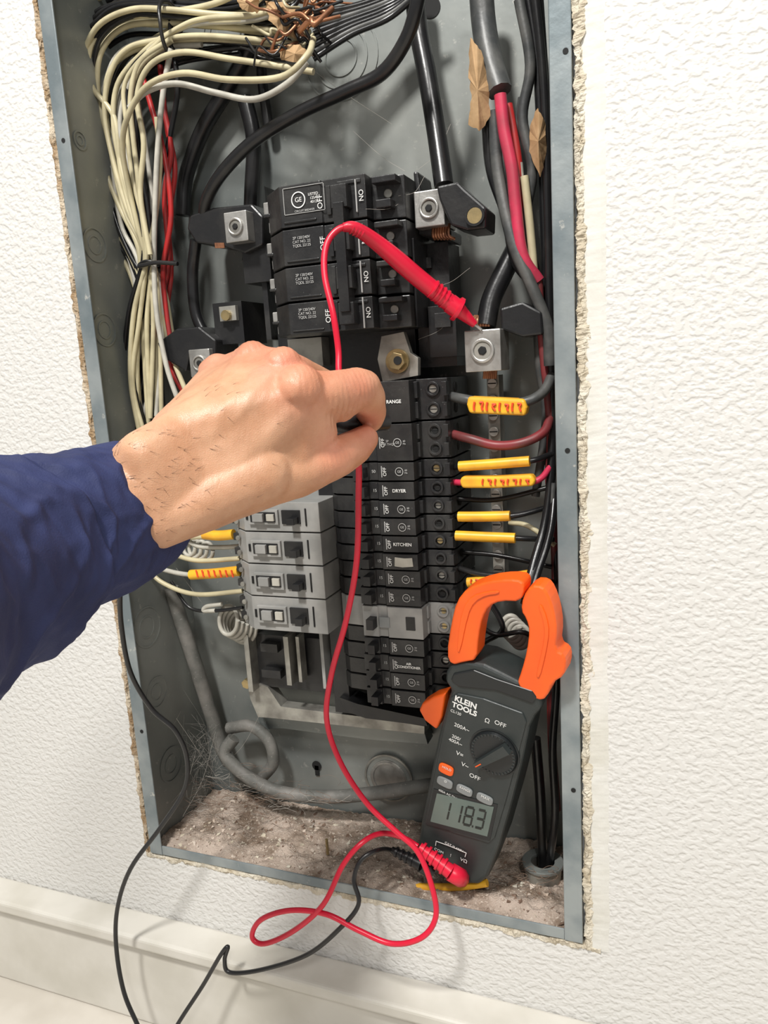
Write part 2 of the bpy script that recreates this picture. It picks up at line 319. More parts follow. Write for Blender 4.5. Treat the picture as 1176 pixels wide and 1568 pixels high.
# ---------------- branch breakers, right column
rows=[582,648,707,737,766,793,820,847,873,900,928,977,1003,1029,1055,1081]
a0=P(514,800,.045).x; a1=P(545,800,.018).x; a2=P(638,800,.018).x; a3=P(650,800,.034).x; a4=P(697,800,.034).x
labels={0:'RANGE',3:'DRYER',6:'KITCHEN',12:'AIR\nCONDITIONER'}
for i in range(15):
    za=Zat(600,rows[i],.018)-.0007; zb=Zat(600,rows[i+1],.018)+.0007; zm=(za+zb)/2; h=za-zb
    big=(i==10); k='gplastic' if big else 'dustblack'
    jx=random.uniform(-.0008,.0008); jy=random.uniform(-.0008,.0008)
    r=root('circuit_breaker')
    b=MB()
    prof=[(a0,.085),(a0,.045),(a0+.006,.040),(a1-.004,.038),(a1,.018),(a1+.012,.0175),(a1+.013,.0195),(a1+.019,.0195),(a1+.020,.0175),(a2,.018),(a3,.033),(a4-.001,.034),(a4,.04),(a4,.085)]
    b.prism([Vector((x+jx,y+jy*(y<.05),za)) for x,y in prof],(0,0,zb-za),k)
    th=min(h*.36,.0035) if not big else .004
    tx=a1+.010
    b.box((tx-.0035,.0085,zm-th),(tx+.002,.02,zm+th),'black' )
    if big:
        b.box((a2-.012,.0165,zm-.005),(a2-.005,.018,zm+.005),'black')
        b.box((a1+.014,.016,zm-.004),(a1+.022,.018,zm+.004),'btn')
    npole=2 if h>.02 else 1
    for q in range(npole):
        zc=zm+(q-(npole-1)/2)*h/2; hh=h/npole
        b.ring(((a3+a4)/2,.034,zc),(0,-1,0),min(hh*.25,.0035),min(hh*.38,.005),.003,k,20)
        b.cyl(((a3+a4)/2,.0335,zc),(0,-1,0),min(hh*.20,.0030),.0008,('zinc','hole','brass','hole')[i%4],16)
        b.box(((a3+a4)/2-.0025,.0324,zc-.0003),((a3+a4)/2+.0025,.0328,zc+.0003),'hole')
        b.box((a4-.004,.028,zc-hh*.34),(a4-.0005,.036,zc+hh*.34),k)
        b.box((a3-.001,.027,zc-hh*.40),(a3+.0018,.036,zc+hh*.40),k)
        b.cyl((a4-.0005,.05,zc),(1,0,0),hh*.28,.0008,'hole',16)
    if not big:
        s=min(h*.34,.004)
        b.box((a1+.0225,.0170+jy,zm-s),(a1+.0231,.0176+jy,zm+s),'dprint')
    b.build('body',r,0.0006)
    yt=.0171+jy
    if not big:
        text('OFF',Vector((a1+.0252,yt,zm)),(0,0,1),(-1,0,0),min(h*.36,.0036),'print',r)
        text('15' if i>2 else '50',Vector((a1+.0160,.0190+jy,zm)),XA,ZA,.0030,'dprint',r)
        if i in labels: text(labels[i],Vector((a2-.0115,yt,zm)),XA,ZA,.0033 if i!=12 else .0026,'print',r,bold=.00006)
        elif i==7:
            b=MB(); z=zm; b.prism([Vector((a2-.018,.0166,z-.003)),Vector((a2-.012,.0166,z-.0036)),Vector((a2-.004,.0166,z-.0028)),Vector((a2-.0045,.0166,z+.0034)),Vector((a2-.010,.0166,z+.003)),Vector((a2-.0175,.0166,z+.0036))],(0,.0008,0),'white'); b.build('paper_label',r)
        else:
            b=MB(); b.ring(Vector((a2-.0105,.0172+jy,zm)),(0,-1,0),.0026,.003,.0002,'dprint',24); b.build('printed_mark',r)
            text('GE',Vector((a2-.0105,yt,zm)),XA,ZA,.0024,'dprint',r)
            text('60\nHz',Vector((a2-.0055,yt,zm)),XA,ZA,.0018,'dprint',r)
            if i in (1,): text('2P\nTYPE THQP',Vector((a2-.018,yt,zm)),XA,ZA,.0022,'dprint',r)
# ---------------- left column breakers
rowsL=[768,815,865,915,968]
c0=P(366,860,.03).x; c1=P(380,860,.02).x; c2=P(494,860,.02).x; c3=P(508,860,.035).x
for i in range(4):
    za=Zat(440,rowsL[i],.02)-.0006; zb=Zat(440,rowsL[i+1],.02)+.0006; zm=(za+zb)/2; h=za-zb
    r=root('circuit_breaker'); b=MB()
    prof=[(c0,.085),(c0,.032),(c1,.020),(c1+.012,.02),(c2,.02),(c3,.034),(c3,.085)]
    b.prism([Vector((x,y,za)) for x,y in prof],(0,0,zb-za),'gplastic')
    W=c2-c1
    b.box((c1+W*.52,.0185,zm-h*.24),(c1+W*.76,.021,zm+h*.24),'black')
    b.box((c1+W*.64,.011,zm-h*.20),(c1+W*.74,.02,zm+h*.02),'black')
    b.box((c1+W*.08,.0175,zm-h*.26),(c1+W*.48,.0205,zm+h*.26),'gplastic')
    b.box((c1+W*.11,.0172,zm-h*.18),(c1+W*.45,.0180,zm+h*.18),'black')
    b.box((c1+W*.16,.0145,zm-h*.14),(c1+W*.30,.0185,zm+h*.14),'gplastic')
    b.box((c1+W*.34,.0155,zm-h*.12),(c1+W*.44,.0185,zm+h*.12),'white')
    b.box((c1+W*.03,.0192,zm-h*.12),(c1+W*.06,.0202,zm+h*.12),'hole')
    b.box((c1+W*.82,.0192,zm-h*.30),(c1+W*.84,.0203,zm+h*.30),'hole')
    for q in (-1,1):
        b.box((c0-.003,.03,zm+q*h*.24-h*.12),(c0+.004,.05,zm+q*h*.24+h*.12),'dustblack')
        b.cyl((c0+.004,.027,zm+q*h*.24),(0,-1,0),.002,.002,'zinc',14)
    b.build('body',r,0.0007)
# ---------------- interior bus assembly
ba=root('bus_bar_assembly'); b=MB()
def pbox(px0,py0,px1,py1,ya,yb,k):
    A=P(px0,py0,ya); B=P(px1,py1,ya); b.box((A.x,ya,A.z),(B.x,yb,B.z),k)
pbox(425,512,640,600,.058,.09,'black')
pbox(500,595,514,1090,.05,.09,'black')
pbox(385,970,540,1065,.062,.09,'black')
pbox(640,500,700,560,.055,.09,'black')
pbox(433,975,447,1050,.045,.06,'zinc'); pbox(452,975,463,1045,.05,.06,'zinc'); pbox(488,965,500,1055,.045,.06,'gplastic')
pbox(372,972,388,1060,.05,.09,'zinc')
pbox(398,985,425,1000,.055,.065,'dustblack'); pbox(400,1025,430,1040,.055,.065,'dustblack')
pbox(440,520,495,560,.045,.06,'zinc')
b.prism([P(x,y,.035) for x,y in ((584,515),(618,508),(628,540),(640,548),(640,575),(586,585),(578,550))],(0,.006,0),'zinc')
b.prism([P(x,y,.06) for x,y in ((378,1040),(410,1052),(430,1082),(560,1098),(650,1112),(650,1124),(560,1115),(420,1100),(395,1098),(383,1070))],(0,.012,0),'zinc')
b.prism([P(x,y,.045) for x,y in ((520,1068),(548,1078),(650,1100),(655,1112),(560,1100),(530,1090))],(0,.02,0),'black')
b.prism([P(x,y,.078) for x,y in ((395,1095),(650,1122),(655,1140),(560,1132),(430,1115),(400,1118))],(0,.015,0),'metal')
b.cyl(P(610,553,.035),(0,-1,0),.0085,.003,'brass',32); b.cyl(P(610,553,.032),(0,-1,0),.0062,.005,'brass',6); b.cyl(P(609,552,.027),(0,-1,0),.003,.0006,'hole',16)
b.cyl(P(380,1045,.058),(0,-1,0),.0045,.004,'brass',6)
b.cyl(P(545,755,.055),(0,-1,0),.002,.002,'zinc',6)
pbox(370,380,416,430,.05,.09,'black'); pbox(400,425,416,520,.055,.09,'dustblack'); pbox(405,285,416,420,.06,.09,'black')
pbox(630,365,640,500,.03,.09,'black'); pbox(640,375,690,470,.06,.09,'dustblack'); pbox(655,470,700,545,.05,.09,'black')
pbox(645,395,660,410,.056,.06,'dustblack'); pbox(665,480,690,500,.046,.05,'dustblack')
pbox(325,465,375,525,.05,.085,'black'); pbox(335,470,362,490,.046,.05,'zinc')
b.cyl(P(348,483,.046),(0,-1,0),.004,.003,'brass',16)
b.build('frame',ba,0.0008)
# ---------------- lugs
def lug(px,py,y,s,name='terminal_lug'):
    r=root(name); b=MB(); c=P(px,py,y)
    b.box(c+Vector((-s,0,-s*1.12)),c+Vector((s,.028,s*1.12)),'silver')
    b.ring(c,(0,-1,0),s*.48,s*.66,.002,'silver',32); b.cyl(c+Vector((0,.0005,0)),(0,-1,0),s*.5,.0014,'zinc',32); b.cyl(c,(0,-1,0),s*.26,.0018,'hole',6)
    b.build('block',r,0.001); return r
l1=lug(361,347,.035,.0095); l2=lug(657,319,.035,.0103); l3=lug(739,537,.03,.0122); l4=lug(306,556,.035,.0095)
def shell(r,pts,y,d,k='black',name='insulating_housing'):
    b=MB(); b.prism([P(x,yy,y) for x,yy in pts],(0,d,0),k); return b.build(name,r,0.0015)
shell(l1,[(290,330),(325,318),(385,312),(402,330),(402,375),(375,388),(345,378),(300,372),(286,350)],.045,.035)
shell(l2,[(668,285),(700,278),(712,290),(744,318),(743,350),(715,353),(690,345),(672,305)],.03,.03,'black')
shell(l2,[(632,262),(640,262),(652,345),(690,350),(690,368),(640,360)],.045,.03)
shell(l3,[(765,472),(800,462),(830,478),(832,512),(800,516),(768,505)],.04,.035)
shell(l4,[(240,525),(270,503),(305,500),(330,520),(330,548),(290,545),(285,570),(250,548)],.04,.035)
b=MB(); b.cyl(P(728,331,.029),(0,-1,0),.005,.002,'brass',20); b.ring(P(728,331,.03),(0,-1,0),.005,.0065,.003,'black',24); b.build('set_screw',l2)
it=[]
for k_ in range(7):
    it.append(([(664+k_*4,343,.045),(663+k_*4,360,.042),(666+k_*5,366,.045)],.0011,'copper'))
    it.append(([(724+k_*4,500,.042),(722+k_*4.5,490,.042),(728+k_*3,484,.045)],.0011,'copper'))
    it.append(([(742+k_*3,562,.045),(741+k_*3,580,.045)],.0009,'copper'))
    it.append(([(330+k_*2,372,.045),(331+k_*2,380,.045)],.0009,'copper'))
wires('copper_strands',it,ba)
g=root('neutral_bar'); b=MB()
A=P(745,575,.07); B=P(774,905,.07); b.box((A.x,.07,A.z),(B.x,.085,B.z),'zinc')
nz=14
for i in range(nz):
    z=A.z+(B.z-A.z)*(i+.5)/nz; b.cyl(((A.x+B.x)/2,.07,z),(0,-1,0),.0035,.003,'silver',16); b.box(((A.x+B.x)/2-.003,.0665,z-.0004),((A.x+B.x)/2+.003,.067,z+.0004),'hole')
b.build('bar',g,0.0005)
# ---------------- big cables
wires('service_cable',[([(648,-60,.02),(640,0,.02),(622,60,.025),(585,112,.03),(530,140,.03),(460,172,.03),(390,215,.03),(340,265,.035),(315,310,.045),(312,345,.055)],.0045,'bwire')])
wires('service_cable',[([(632,-40,.07),(640,40,.07),(655,120,.065),(668,200,.06),(680,285,.05)],.0068,'bwire')])
wires('service_cable',[([(395,-40,.07),(385,60,.075),(345,140,.08),(310,200,.082),(285,270,.082),(280,330,.08)],.006,'bwire'),([(375,150,.08),(388,215,.08),(385,300,.08),(382,400,.08)],.006,'bwire'),([(300,368,.05),(295,420,.055),(300,480,.055),(318,520,.055)],.0045,'bwire'),([(405,-20,.085),(400,100,.085),(412,200,.085)],.004,'bwire')])
wires('service_cable',[([(735,-50,.06),(740,30,.06),(750,90,.055),(765,140,.05)],.0080,'gwire'),([(757,170,.05),(762,260,.05),(785,370,.045),(815,440,.045),(838,500,.045),(842,560,.045)],.0040,'gwire'),
  ([(745,185,.055),(752,260,.055),(775,330,.055),(790,400,.05),(822,440,.05)],.0036,'bwire'),
  ([(790,380,.06),(770,420,.055),(752,460,.05),(744,500,.045)],.0068,'bwire')])
wires('service_cable',[([(766,145,.045),(772,200,.045),(784,260,.045),(790,320,.045),(800,390,.045),(825,430,.05)],.0040,'pink'),
 ([(778,160,.055),(792,240,.055),(800,330,.055),(815,420,.055)],.003,'rwire'),
 ([(803,270,.05),(812,350,.05),(818,420,.05)],.0028,'cream'),([(795,250,.055),(803,340,.055),(812,410,.055)],.0025,'white'),
 ([(795,0,.055),(812,100,.055),(800,180,.055),(815,260,.055),(805,340,.055),(820,420,.055)],.0035,'gwire'),
 ([(800,150,.06),(790,220,.06),(800,300,.06),(795,380,.06)],.003,'gwire')])
def paper(o_,pts,y,curl,k='paper'):
    cx=sum(p[0] for p in pts)/len(pts)
    out=[]
    for i in range(len(pts)):
        a=pts[i]; c_=pts[(i+1)%len(pts)]
        for s in range(5):
            t_=s/5; out.append((a[0]*(1-t_)+c_[0]*t_+random.uniform(-1.6,1.6),a[1]*(1-t_)+c_[1]*t_+random.uniform(-1.6,1.6)))
    vs=[P(cx,sum(p[1] for p in pts)/len(pts),y-curl)]+[P(x,yy,y+abs(x-cx)*.0004+.003*noise.noise(Vector((x*.05,yy*.05,3)))) for x,yy in out]
    n=len(out); b_=MB(); b_.add(vs,[[0,i+1,(i+1)%n+1] for i in range(n)],k); q=b_.build('sheet',o_,smooth=False)
    q.modifiers.new('t','SOLIDIFY').thickness=.0006
pp=root('torn_kraft_paper')
paper(pp,[(720,58),(737,78),(750,130),(750,178),(736,200),(718,192),(722,150),(718,120)],.040,.004)
paper(pp,[(822,165),(836,190),(838,235),(828,272),(812,238),(810,200)],.042,.004)
paper(pp,[(405,0),(440,5),(470,28),(455,60),(430,50),(412,30)],.03,.004)
paper(pp,[(425,70),(460,68),(480,85),(462,96),(430,92)],.022,.003)
paper(pp,[(360,-5),(400,-8),(395,20),(370,14)],.03,.003)
# ---------------- left wire bundle
base=[
 ([(470,30,.05),(400,25),(330,22,.045),(260,15,.04),(200,15),(150,40),(128,90,.045),(130,150,.05),(150,230),(180,310),(212,380),(215,450),(222,560),(228,660)],'cream'),
 ([(475,50,.05),(400,45),(320,40),(250,35),(190,42),(155,80),(150,140),(165,210),(190,290),(218,380),(235,460),(240,560),(240,660)],'cream'),
 ([(465,70,.045),(380,60),(300,55),(240,62),(195,75),(170,110),(160,170),(172,240),(195,320),(222,390),(212,480),(210,600),(215,680)],'cream'),
 ([(480,60,.03),(470,85,.01),(430,118,.006),(350,122),(280,112,.01),(225,132,.015),(195,180,.02),(188,230,.03),(200,300,.04),(222,385,.045),(250,440,.05),(265,520)],'cream'),
 ([(470,95,.02),(440,128),(390,152),(330,142),(270,128),(225,140),(198,165)],'white'),
 ([(240,180,.04),(245,250),(238,330),(228,400,.045),(245,460),(262,540),(285,600)],'cream'),
 ([(262,60,.04),(215,95),(200,150),(205,220),(215,300),(225,390),(205,480),(200,580),(215,670)],'cream'),
 ([(262,75,.035),(250,140),(242,220),(238,300),(236,400),(240,480),(255,560),(275,620)],'white'),
 ([(120,130,.055),(135,220),(165,320),(200,395),(232,470),(245,600),(255,680)],'cream'),
 ([(300,60,.055),(240,70),(190,90),(165,150),(152,230),(168,330),(205,400),(225,520),(205,660)],'bwire'),
 ([(440,-20,.055),(350,5),(250,5),(170,10),(125,60),(118,140),(135,240),(170,340),(205,410),(230,500),(225,650)],'bwire'),
 ([(380,70,.06),(290,85),(215,120),(180,200),(185,300),(215,400),(238,500),(228,650)],'bwire'),
 ([(262,-10,.05),(262,60),(272,130),(262,200),(240,300),(232,400),(250,500),(240,640)],'bwire'),
 ([(260,80,.05),(250,150),(262,230),(252,300),(258,400),(245,480),(262,560),(280,600)],'rwire'),
 ([(218,115,.045),(232,165),(252,240),(262,330),(250,410),(255,480),(268,560)],'rwire'),
 ([(245,100,.055),(255,190),(268,260),(258,340),(262,420),(250,500)],'rwire'),
 ([(400,-30,.045),(330,5),(250,20),(185,30),(140,70),(140,130),(175,180),(185,260),(205,340),(230,400),(225,500),(230,640)],'cream'),
 ([(500,-30,.045),(440,5),(380,30),(300,35),(262,50),(220,80),(180,130),(175,200),(195,290),(225,385),(235,480),(230,640)],'cream'),
 ([(480,110,.03),(420,100,.03),(350,90),(280,80),(230,100),(210,150),(220,220),(215,300),(230,390)],'cream'),
]
it=[]
for pts,k in base: it.append((pts,.0021,k))
for q in range(34):
    pts,k=base[random.choice([0,1,2,6,8,9,10,11,2,1,0,16,17])]
    dx,dy,dd=random.uniform(-15,15),random.uniform(-14,16),random.uniform(-.005,.02)
    y=.05; np_=[]
    for i,p in enumerate(pts):
        if len(p)>2: y=p[2]
        pinch=.45 if 370<p[1]<420 else 1
        np_.append((p[0]+dx*pinch+random.uniform(-7,7)*pinch,p[1]+dy*pinch+random.uniform(-4,4),min(y+dd,.085)))
    it.append((np_,.0019,random.choice(['cream','bwire','bwire','bwire','cream','bwire','white'])))
wb=root('branch_wire_bundle')
wires('wires',it,wb)
it=[]
for (px,py,rx,y) in ((240,405,32,.035),(262,45,0,.03)):
    pts=[]
    for a in range(13):
        an=a/12*2*math.pi
        if rx: c=P(px,py,y+.012); pts.append(c+Vector((math.cos(an)*.014,math.sin(an)*.013,.001*math.sin(3*an))))
        else: c=P(px,py,y+.012); pts.append(c+Vector((.001*math.sin(3*an),math.sin(an)*.014,math.cos(an)*.018)))
    it.append((pts,.0014,'black'))
it.append(([(212,408,.03),(240,402),(272,404)],.0016,'black'))
wires('cable_ties',it,wb)
wires('thick_cables',[([(150,150,.08),(165,260,.08),(178,380,.078),(190,480,.07),(198,640,.07),(210,800,.07),(240,880,.07)],.0065,'bwire'),([(200,350,.08),(215,500,.08),(225,640,.08),(230,760,.08)],.006,'bwire')],wb)
it=[]
for q in range(40):
    x,y=random.uniform(395,500),random.uniform(-15,90); a=random.uniform(-.9,.9)
    l=random.uniform(15,45); yy=random.uniform(.02,.055)
    it.append(([(x-l*math.cos(a),y-l*math.sin(a),yy),(x-l*.4+random.uniform(-6,6),y+random.uniform(-8,8),yy-.004),(x+random.uniform(-6,6),y+random.uniform(-8,8),yy-.005),(x+l*math.cos(a),y+l*math.sin(a)*1.4,yy+.005)],random.choice([.0007,.0009,.0011,.0018]),random.choice(['copper','copper','bwire','bwire','cream'])))
for q in range(8):
    it.append(([(480,20+q*10,.04),(540,10+q*6,.05),(600,-10+q*5,.06),(660,-30,.06)],.002,random.choice(['bwire','bwire','gwire'])))
wires('splice_tangle',it,wb)
it=[([(222,868,.035),(250,893),(300,910),(372,905)],.002,'cream'),([(250,843,.035),(300,858),(368,855)],.002,'cream'),([(235,780,.05),(270,820,.04),(310,822,.035),(368,820)],.002,'cream'),
    ([(240,870,.04),(290,880,.035),(368,880)],.002,'white'),([(270,812,.04),(300,835),(340,838),(370,836)],.002,'white'),
    ([(262,890,.04),(290,930),(330,935),(372,930)],.0015,'bwire'),
    ([(292,880,.033),(328,878),(366,874)],.0042,'tape'),([(312,818,.033),(335,820),(358,818)],.0042,'tape')]
for q in range(7): it.append(([(300+q*9,873,.0285),(303+q*9,884,.0285)],.0007,'ink'))
for L in range(5):
    pts=[]
    for a in range(13):
        an=a/12*2*math.pi; pts.append((350+L*6+ (14+L)*math.cos(an),950+L*3+(22)*math.sin(an),.04+.0006*a+L*.004))
    it.append((pts,.0019,'white'))
it.append(([(330,935,.04),(312,935),(318,928),(340,925)],.0019,'white'))
for L in range(4):
    pts=[]
    for a in range(13):
        an=a/12*2*math.pi; pts.append((290+L*9+9*math.cos(an),838+L*2+13*math.sin(an),.04+.0006*a))
    it.append((pts,.0017,'white'))
wires('branch_circuit_wires',it)
wires('sheathed_cable',[([(262,900,.06),(280,960,.065),(300,1020,.07),(322,1090,.075),(338,1140,.075),(352,1168,.07)],.0066,'cable')])
wires('sheathed_cable',[([(350,1115,.07),(385,1112,.07),(412,1135,.07),(418,1168,.07),(402,1190,.072)],.0055,'cable'),([(358,1130,.06),(345,1155,.055),(380,1190,.055),(430,1213,.06),(500,1220,.065),(570,1215,.07),(640,1205,.075),(720,1195,.08)],.0060,'cable')])
# ---------------- right branch wires
yr=.033
it=[([(690,607,.04),(715,612,yr),(760,620,yr),(805,615),(832,600,.04),(845,575,.05)],.0034,'gwire'),
 ([(690,664,.04),(720,672,yr),(760,682),(800,678),(832,662,.04),(842,640,.05)],.0032,'drk'),
 ([(690,716,.04),(720,714,yr),(810,706),(845,695,.045)],.0020,'bwire'),
 ([(690,738,.04),(720,739,yr),(815,738),(845,712,.045)],.0022,'pink'),
 ([(690,763,.045),(760,765,.045),(845,745,.05)],.0018,'bwire'),
 ([(690,790,.04),(720,791,yr),(785,790),(845,775,.045)],.0020,'bwire'),
 ([(690,822,.04),(720,821,yr),(790,824),(848,826,.045)],.0020,'bwire'),
 ([(695,868,.04),(740,880,yr),(800,882),(850,893,.045)],.0022,'bwire'),
 ([(695,845,.05),(760,850,.05),(845,868,.05)],.0018,'bwire'),([(780,800,.05),(810,806,.045),(850,835,.045)],.0018,'cream'),
 ([(703,714,.030),(760,710),(811,706)],.0036,'tape'),
 ([(702,791,.030),(740,791),(781,790)],.0036,'tape'),([(698,820,.030),(740,822),(789,824)],.0036,'tape'),
 ([(716,892,.032),(760,888),(810,880)],.0036,'tape')]
def scr(x0,x1,y0,y1,Y,ya,yb,n_=9,rr=.0008):
    for q in range(n_):
        x=x0+(x1-x0)*(q+.2)/n_; c=y0+(y1-y0)*(q/n_); h_=(yb-ya)/2
        w_=(x1-x0)/n_*.55
        pts=[(x,c-h_+random.uniform(0,3),Y),(x+w_,c-h_*random.uniform(.3,1),Y),(x+w_*random.uniform(.1,.9),c+random.uniform(-2,2),Y),(x+w_,c+h_,Y)] if q%2 else [(x+w_*.5,c-h_,Y),(x+w_*.3,c,Y),(x+w_*.4,c+h_,Y)]
        it.append((pts,rr,'ink'))
scr(722,800,622,624,.0262,0,13,8,.0007); scr(735,812,738,738,.0252,0,9,8,.0006)
scr(718,750,890,889,.0282,0,6,4,.0006)
vb=[([(818,-20,.05),(832,120),(838,300),(842,500),(846,650),(838,780,.035),(815,870,.015),(803,925,.0)],'bwire',.0028),
 ([(825,-20,.055),(836,150),(843,320),(848,520),(850,680),(845,800,.03),(822,880,.012),(806,930,.0)],'bwire',.0026),
 ([(806,-20,.06),(822,90),(830,250),(835,400),(841,600),(840,700),(850,800),(855,900,.05),(852,1050),(846,1150),(850,1250),(838,1340,.06)],'bwire',.003),
 ([(825,430,.05),(830,520),(838,600),(843,660),(841,720)],'drk',.0028),
 ([(820,440,.055),(826,560),(836,640),(820,760,.05)],'gwire',.003),
 ([(845,700,.05),(840,800),(815,880,.02),(806,930,.005)],'cream',.0018),
 ([(848,740,.04),(836,820,.03),(812,885,.01),(799,915,0)],'gwire',.002),
 ([(840,720,.055),(850,850),(850,1000),(845,1120),(853,1240)],'drk',.003),
 ([(843,1050,.06),(846,1150),(852,1230)],'rwire',.0032),
 ([(820,1130,.06),(828,1230),(832,1340)],'bwire',.004),
 ([(735,900,.03),(770,960,.03),(740,985,.035),(730,1010)],'bwire',.002),
 ([(740,995,.03),(760,1010,.03),(790,1020,.03),(830,1022,.035)],'cream',.002),
 ([(730,955,.03),(760,972,.03),(800,968,.03),(830,985,.035)],'bwire',.0018)]
for L in range(4):
    pts=[]
    for a in range(13):
        an=a/12*2*math.pi; pts.append((782+L*5+13*math.cos(an),960+L*5+17*math.sin(an),.035+.0006*a))
    vb.append((pts,'white',.0019))
for q in vb: it.append((q[0],q[2],q[1]))
bw=wires('branch_circuit_wires',it)
b=MB()
b.prism([P(x,y,.027) for x,y in ((716,607),(760,609),(803,611),(807,624),(804,637),(760,635),(718,633),(714,620))],(0,.012,0),'tape')
b.prism([P(x,y,.026) for x,y in ((706,730),(760,730),(814,727),(820,737),(816,745),(760,748),(707,748),(703,738))],(0,.010,0),'tape')
b.build('flag_tape',bw,.003,3)
cf=root('cable_fitting'); b=MB(); c=P(832,1352,.055); c.z=ZB+t
b.ring(c,(0,0,1),.010,.014,.014,'zinc',32); b.ring(c+Vector((0,0,.014)),(0,0,1),.009,.016,.003,'metal',24); b.build('locknut_ring',cf,0.0006)
# ---------------- debris
db=root('debris_pile'); b=MB()
nx,ny=260,70; vs=[];fs=[]
def dh(x,y):
    e=min(1,y/.014)
    return max(.0006,.0015+e*(.0030+.0045*noise.noise(Vector((x*28,y*28,1)))+.0025*noise.noise(Vector((x*90,y*90,4)))+.0013*noise.noise(Vector((x*220,y*220,7)))+.0009*noise.noise(Vector((x*500,y*500,7)))))
for j in range(ny):
    for i in range(nx):
        x=XL+.002+(XR-XL-.004)*i/(nx-1); y=.001+(BD-.003)*j/(ny-1)
        vs.append((x,y,ZB+t+dh(x,y)))
for j in range(ny-1):
    for i in range(nx-1):
        a=j*nx+i; fs.append([a,a+1,a+nx+1,a+nx])
b.add(vs,fs,'debris'); b.build('dust_layer',db,smooth=True)
b=MB()
for q in range(1300):
    x=random.uniform(XL+.008,XR-.008); y=random.uniform(.006,BD-.006); s=random.choice([.0006,.0008,.0008,.001,.0012,.0016,.0026])
    c=Vector((x,y,ZB+t+dh(x,y)+s*.1))
    bm=bmesh.new()
    for _ in range(8): bm.verts.new(c+Vector((random.uniform(-s,s),random.uniform(-s,s),random.uniform(-s,s)*.6)))
    try:
        bmesh.ops.convex_hull(bm,input=bm.verts[:]); bm.verts.ensure_lookup_table(); bm.verts.index_update()
        b.add([v.co.copy() for v in bm.verts],[[v.index for v in f_.verts] for f_ in bm.faces],random.choice(['chunk','edge','chunk','brown','brown','debris']))
    except Exception as e: pass
    bm.free()
b.build('plaster_chunks',db)
it=[]
for q in range(130):
    px,py=random.gauss(370,65),random.gauss(1225,20); px=max(295,min(px,600)); yy=random.uniform(.04,.07)
    pts=[(px,py,yy)]
    for s in range(4): px+=random.uniform(-22,26); py+=random.uniform(-9,11); yy=max(.02,min(.08,yy+random.uniform(-.01,.01))); pts.append((max(px,280),py,yy))
    it.append((pts,random.choice([.00006,.00009,.00014]),random.choice(['web','brown','brown'])))
for q in range(80):
    a=random.uniform(0,6.28); px,py=300+random.gauss(0,18),1165+random.gauss(0,22)
    it.append(([(px,py,.05),(px+random.uniform(-20,20),py+random.uniform(-20,20),.06),(px+40*math.cos(a),py+55*math.sin(a),random.uniform(.04,.08))],.00004,'web'))
for q in range(60):
    px,py=random.gauss(800,26),random.gauss(1345,12); px=min(px,850); yy=random.uniform(.03,.07); pts=[(px,py,yy)]
    for s in range(4): px+=random.uniform(-14,14); py+=random.uniform(-7,7); pts.append((min(px,855),py,yy))
    it.append((pts,.00015,'brown'))
for (ax_,ay,bx,by,y1,y2) in ((540,200,620,262,.08,.05),(420,60,600,190,.04,.08),(300,1150,262,1230,.05,.03),(330,1120,280,1250,.06,.03),(270,1100,340,1200,.03,.06),(690,190,640,260,.06,.05),(640,440,720,410,.05,.05),(610,300,650,270,.02,.04),(560,320,625,300,.0,.03),(270,870,340,960,.04,.05),(640,520,700,470,.05,.05),(400,1090,330,1180,.06,.06)):
    it.append(([(ax_,ay,y1),((ax_+bx)/2+5,(ay+by)/2+9,(y1+y2)/2),(bx,by,y2)],.00009,'web'))
wires('cobwebs',it,db)
it=[([(502,1308,.03),(500,1285,.03)],.0012,'brass'),([(638,1358,.02),(700,1358),(746,1352)],.003,'tape')]
wires('wire_scraps',it,db)
# ---------------- clamp meter
cm=root('clamp_meter')
BC=P(690,1345,.015); TC=P(783,890,-.022)
vv=(TC-BC).normalized(); ww=Vector((-.12,-1,0)); ww=(ww-vv*ww.dot(vv)).normalized(); uu=vv.cross(ww)
def mp(px,py,o=0.0):
    r=ray(px,py); q=BC+ww*o; tt=(q-C0).dot(ww)/r.dot(ww); return C0+r*tt
def mpr(pts,o,d,k,b): b.prism([mp(x,y,o) for x,y in pts],-ww*d,k)
def smooth_poly(pts,it_=1):
    for _ in range(it_):
        o=[]
        for i in range(len(pts)):
            a=pts[i]; c_=pts[(i+1)%len(pts)]
            o.append((a[0]*.75+c_[0]*.25,a[1]*.75+c_[1]*.25)); o.append((a[0]*.25+c_[0]*.75,a[1]*.25+c_[1]*.75))
        pts=o
    return pts
b=MB()
mpr([(690,1018),(682,1030),(680,1044),(690,1058),(684,1075),(670,1130),(656,1200),(644,1260),(640,1290),(650,1318),(690,1340),(715,1355),(733,1356),(746,1345),(765,1295),(785,1225),(800,1165),(810,1115),(818,1098),(829,1086),(826,1070),(832,1058),(800,1048),(765,1030),(740,1018),(712,1013)],0,.030,'meter',b)
b.build('housing',cm,.0035,4)
b=MB()
mpr([(694,1032),(690,1042),(702,1052),(760,1058),(815,1078),(822,1068),(815,1058),(760,1040),(725,1026)],.0015,.004,'meter2',b)
mpr([(690,1068),(678,1120),(652,1250),(656,1262),(700,1278),(748,1292),(757,1284),(775,1225),(806,1106),(800,1092),(740,1070),(700,1062)],.0012,.003,'meter',b)
b.build('front_bezel',cm,.001,3)
b=MB()
mpr(smooth_poly([(690,1020),(683,1002),(690,955),(698,922),(714,902),(744,891),(778,887),(800,890),(803,903),(797,922),(766,921),(748,929),(738,947),(732,975),(729,1012),(712,1014)]),.001,.016,'orange',b)
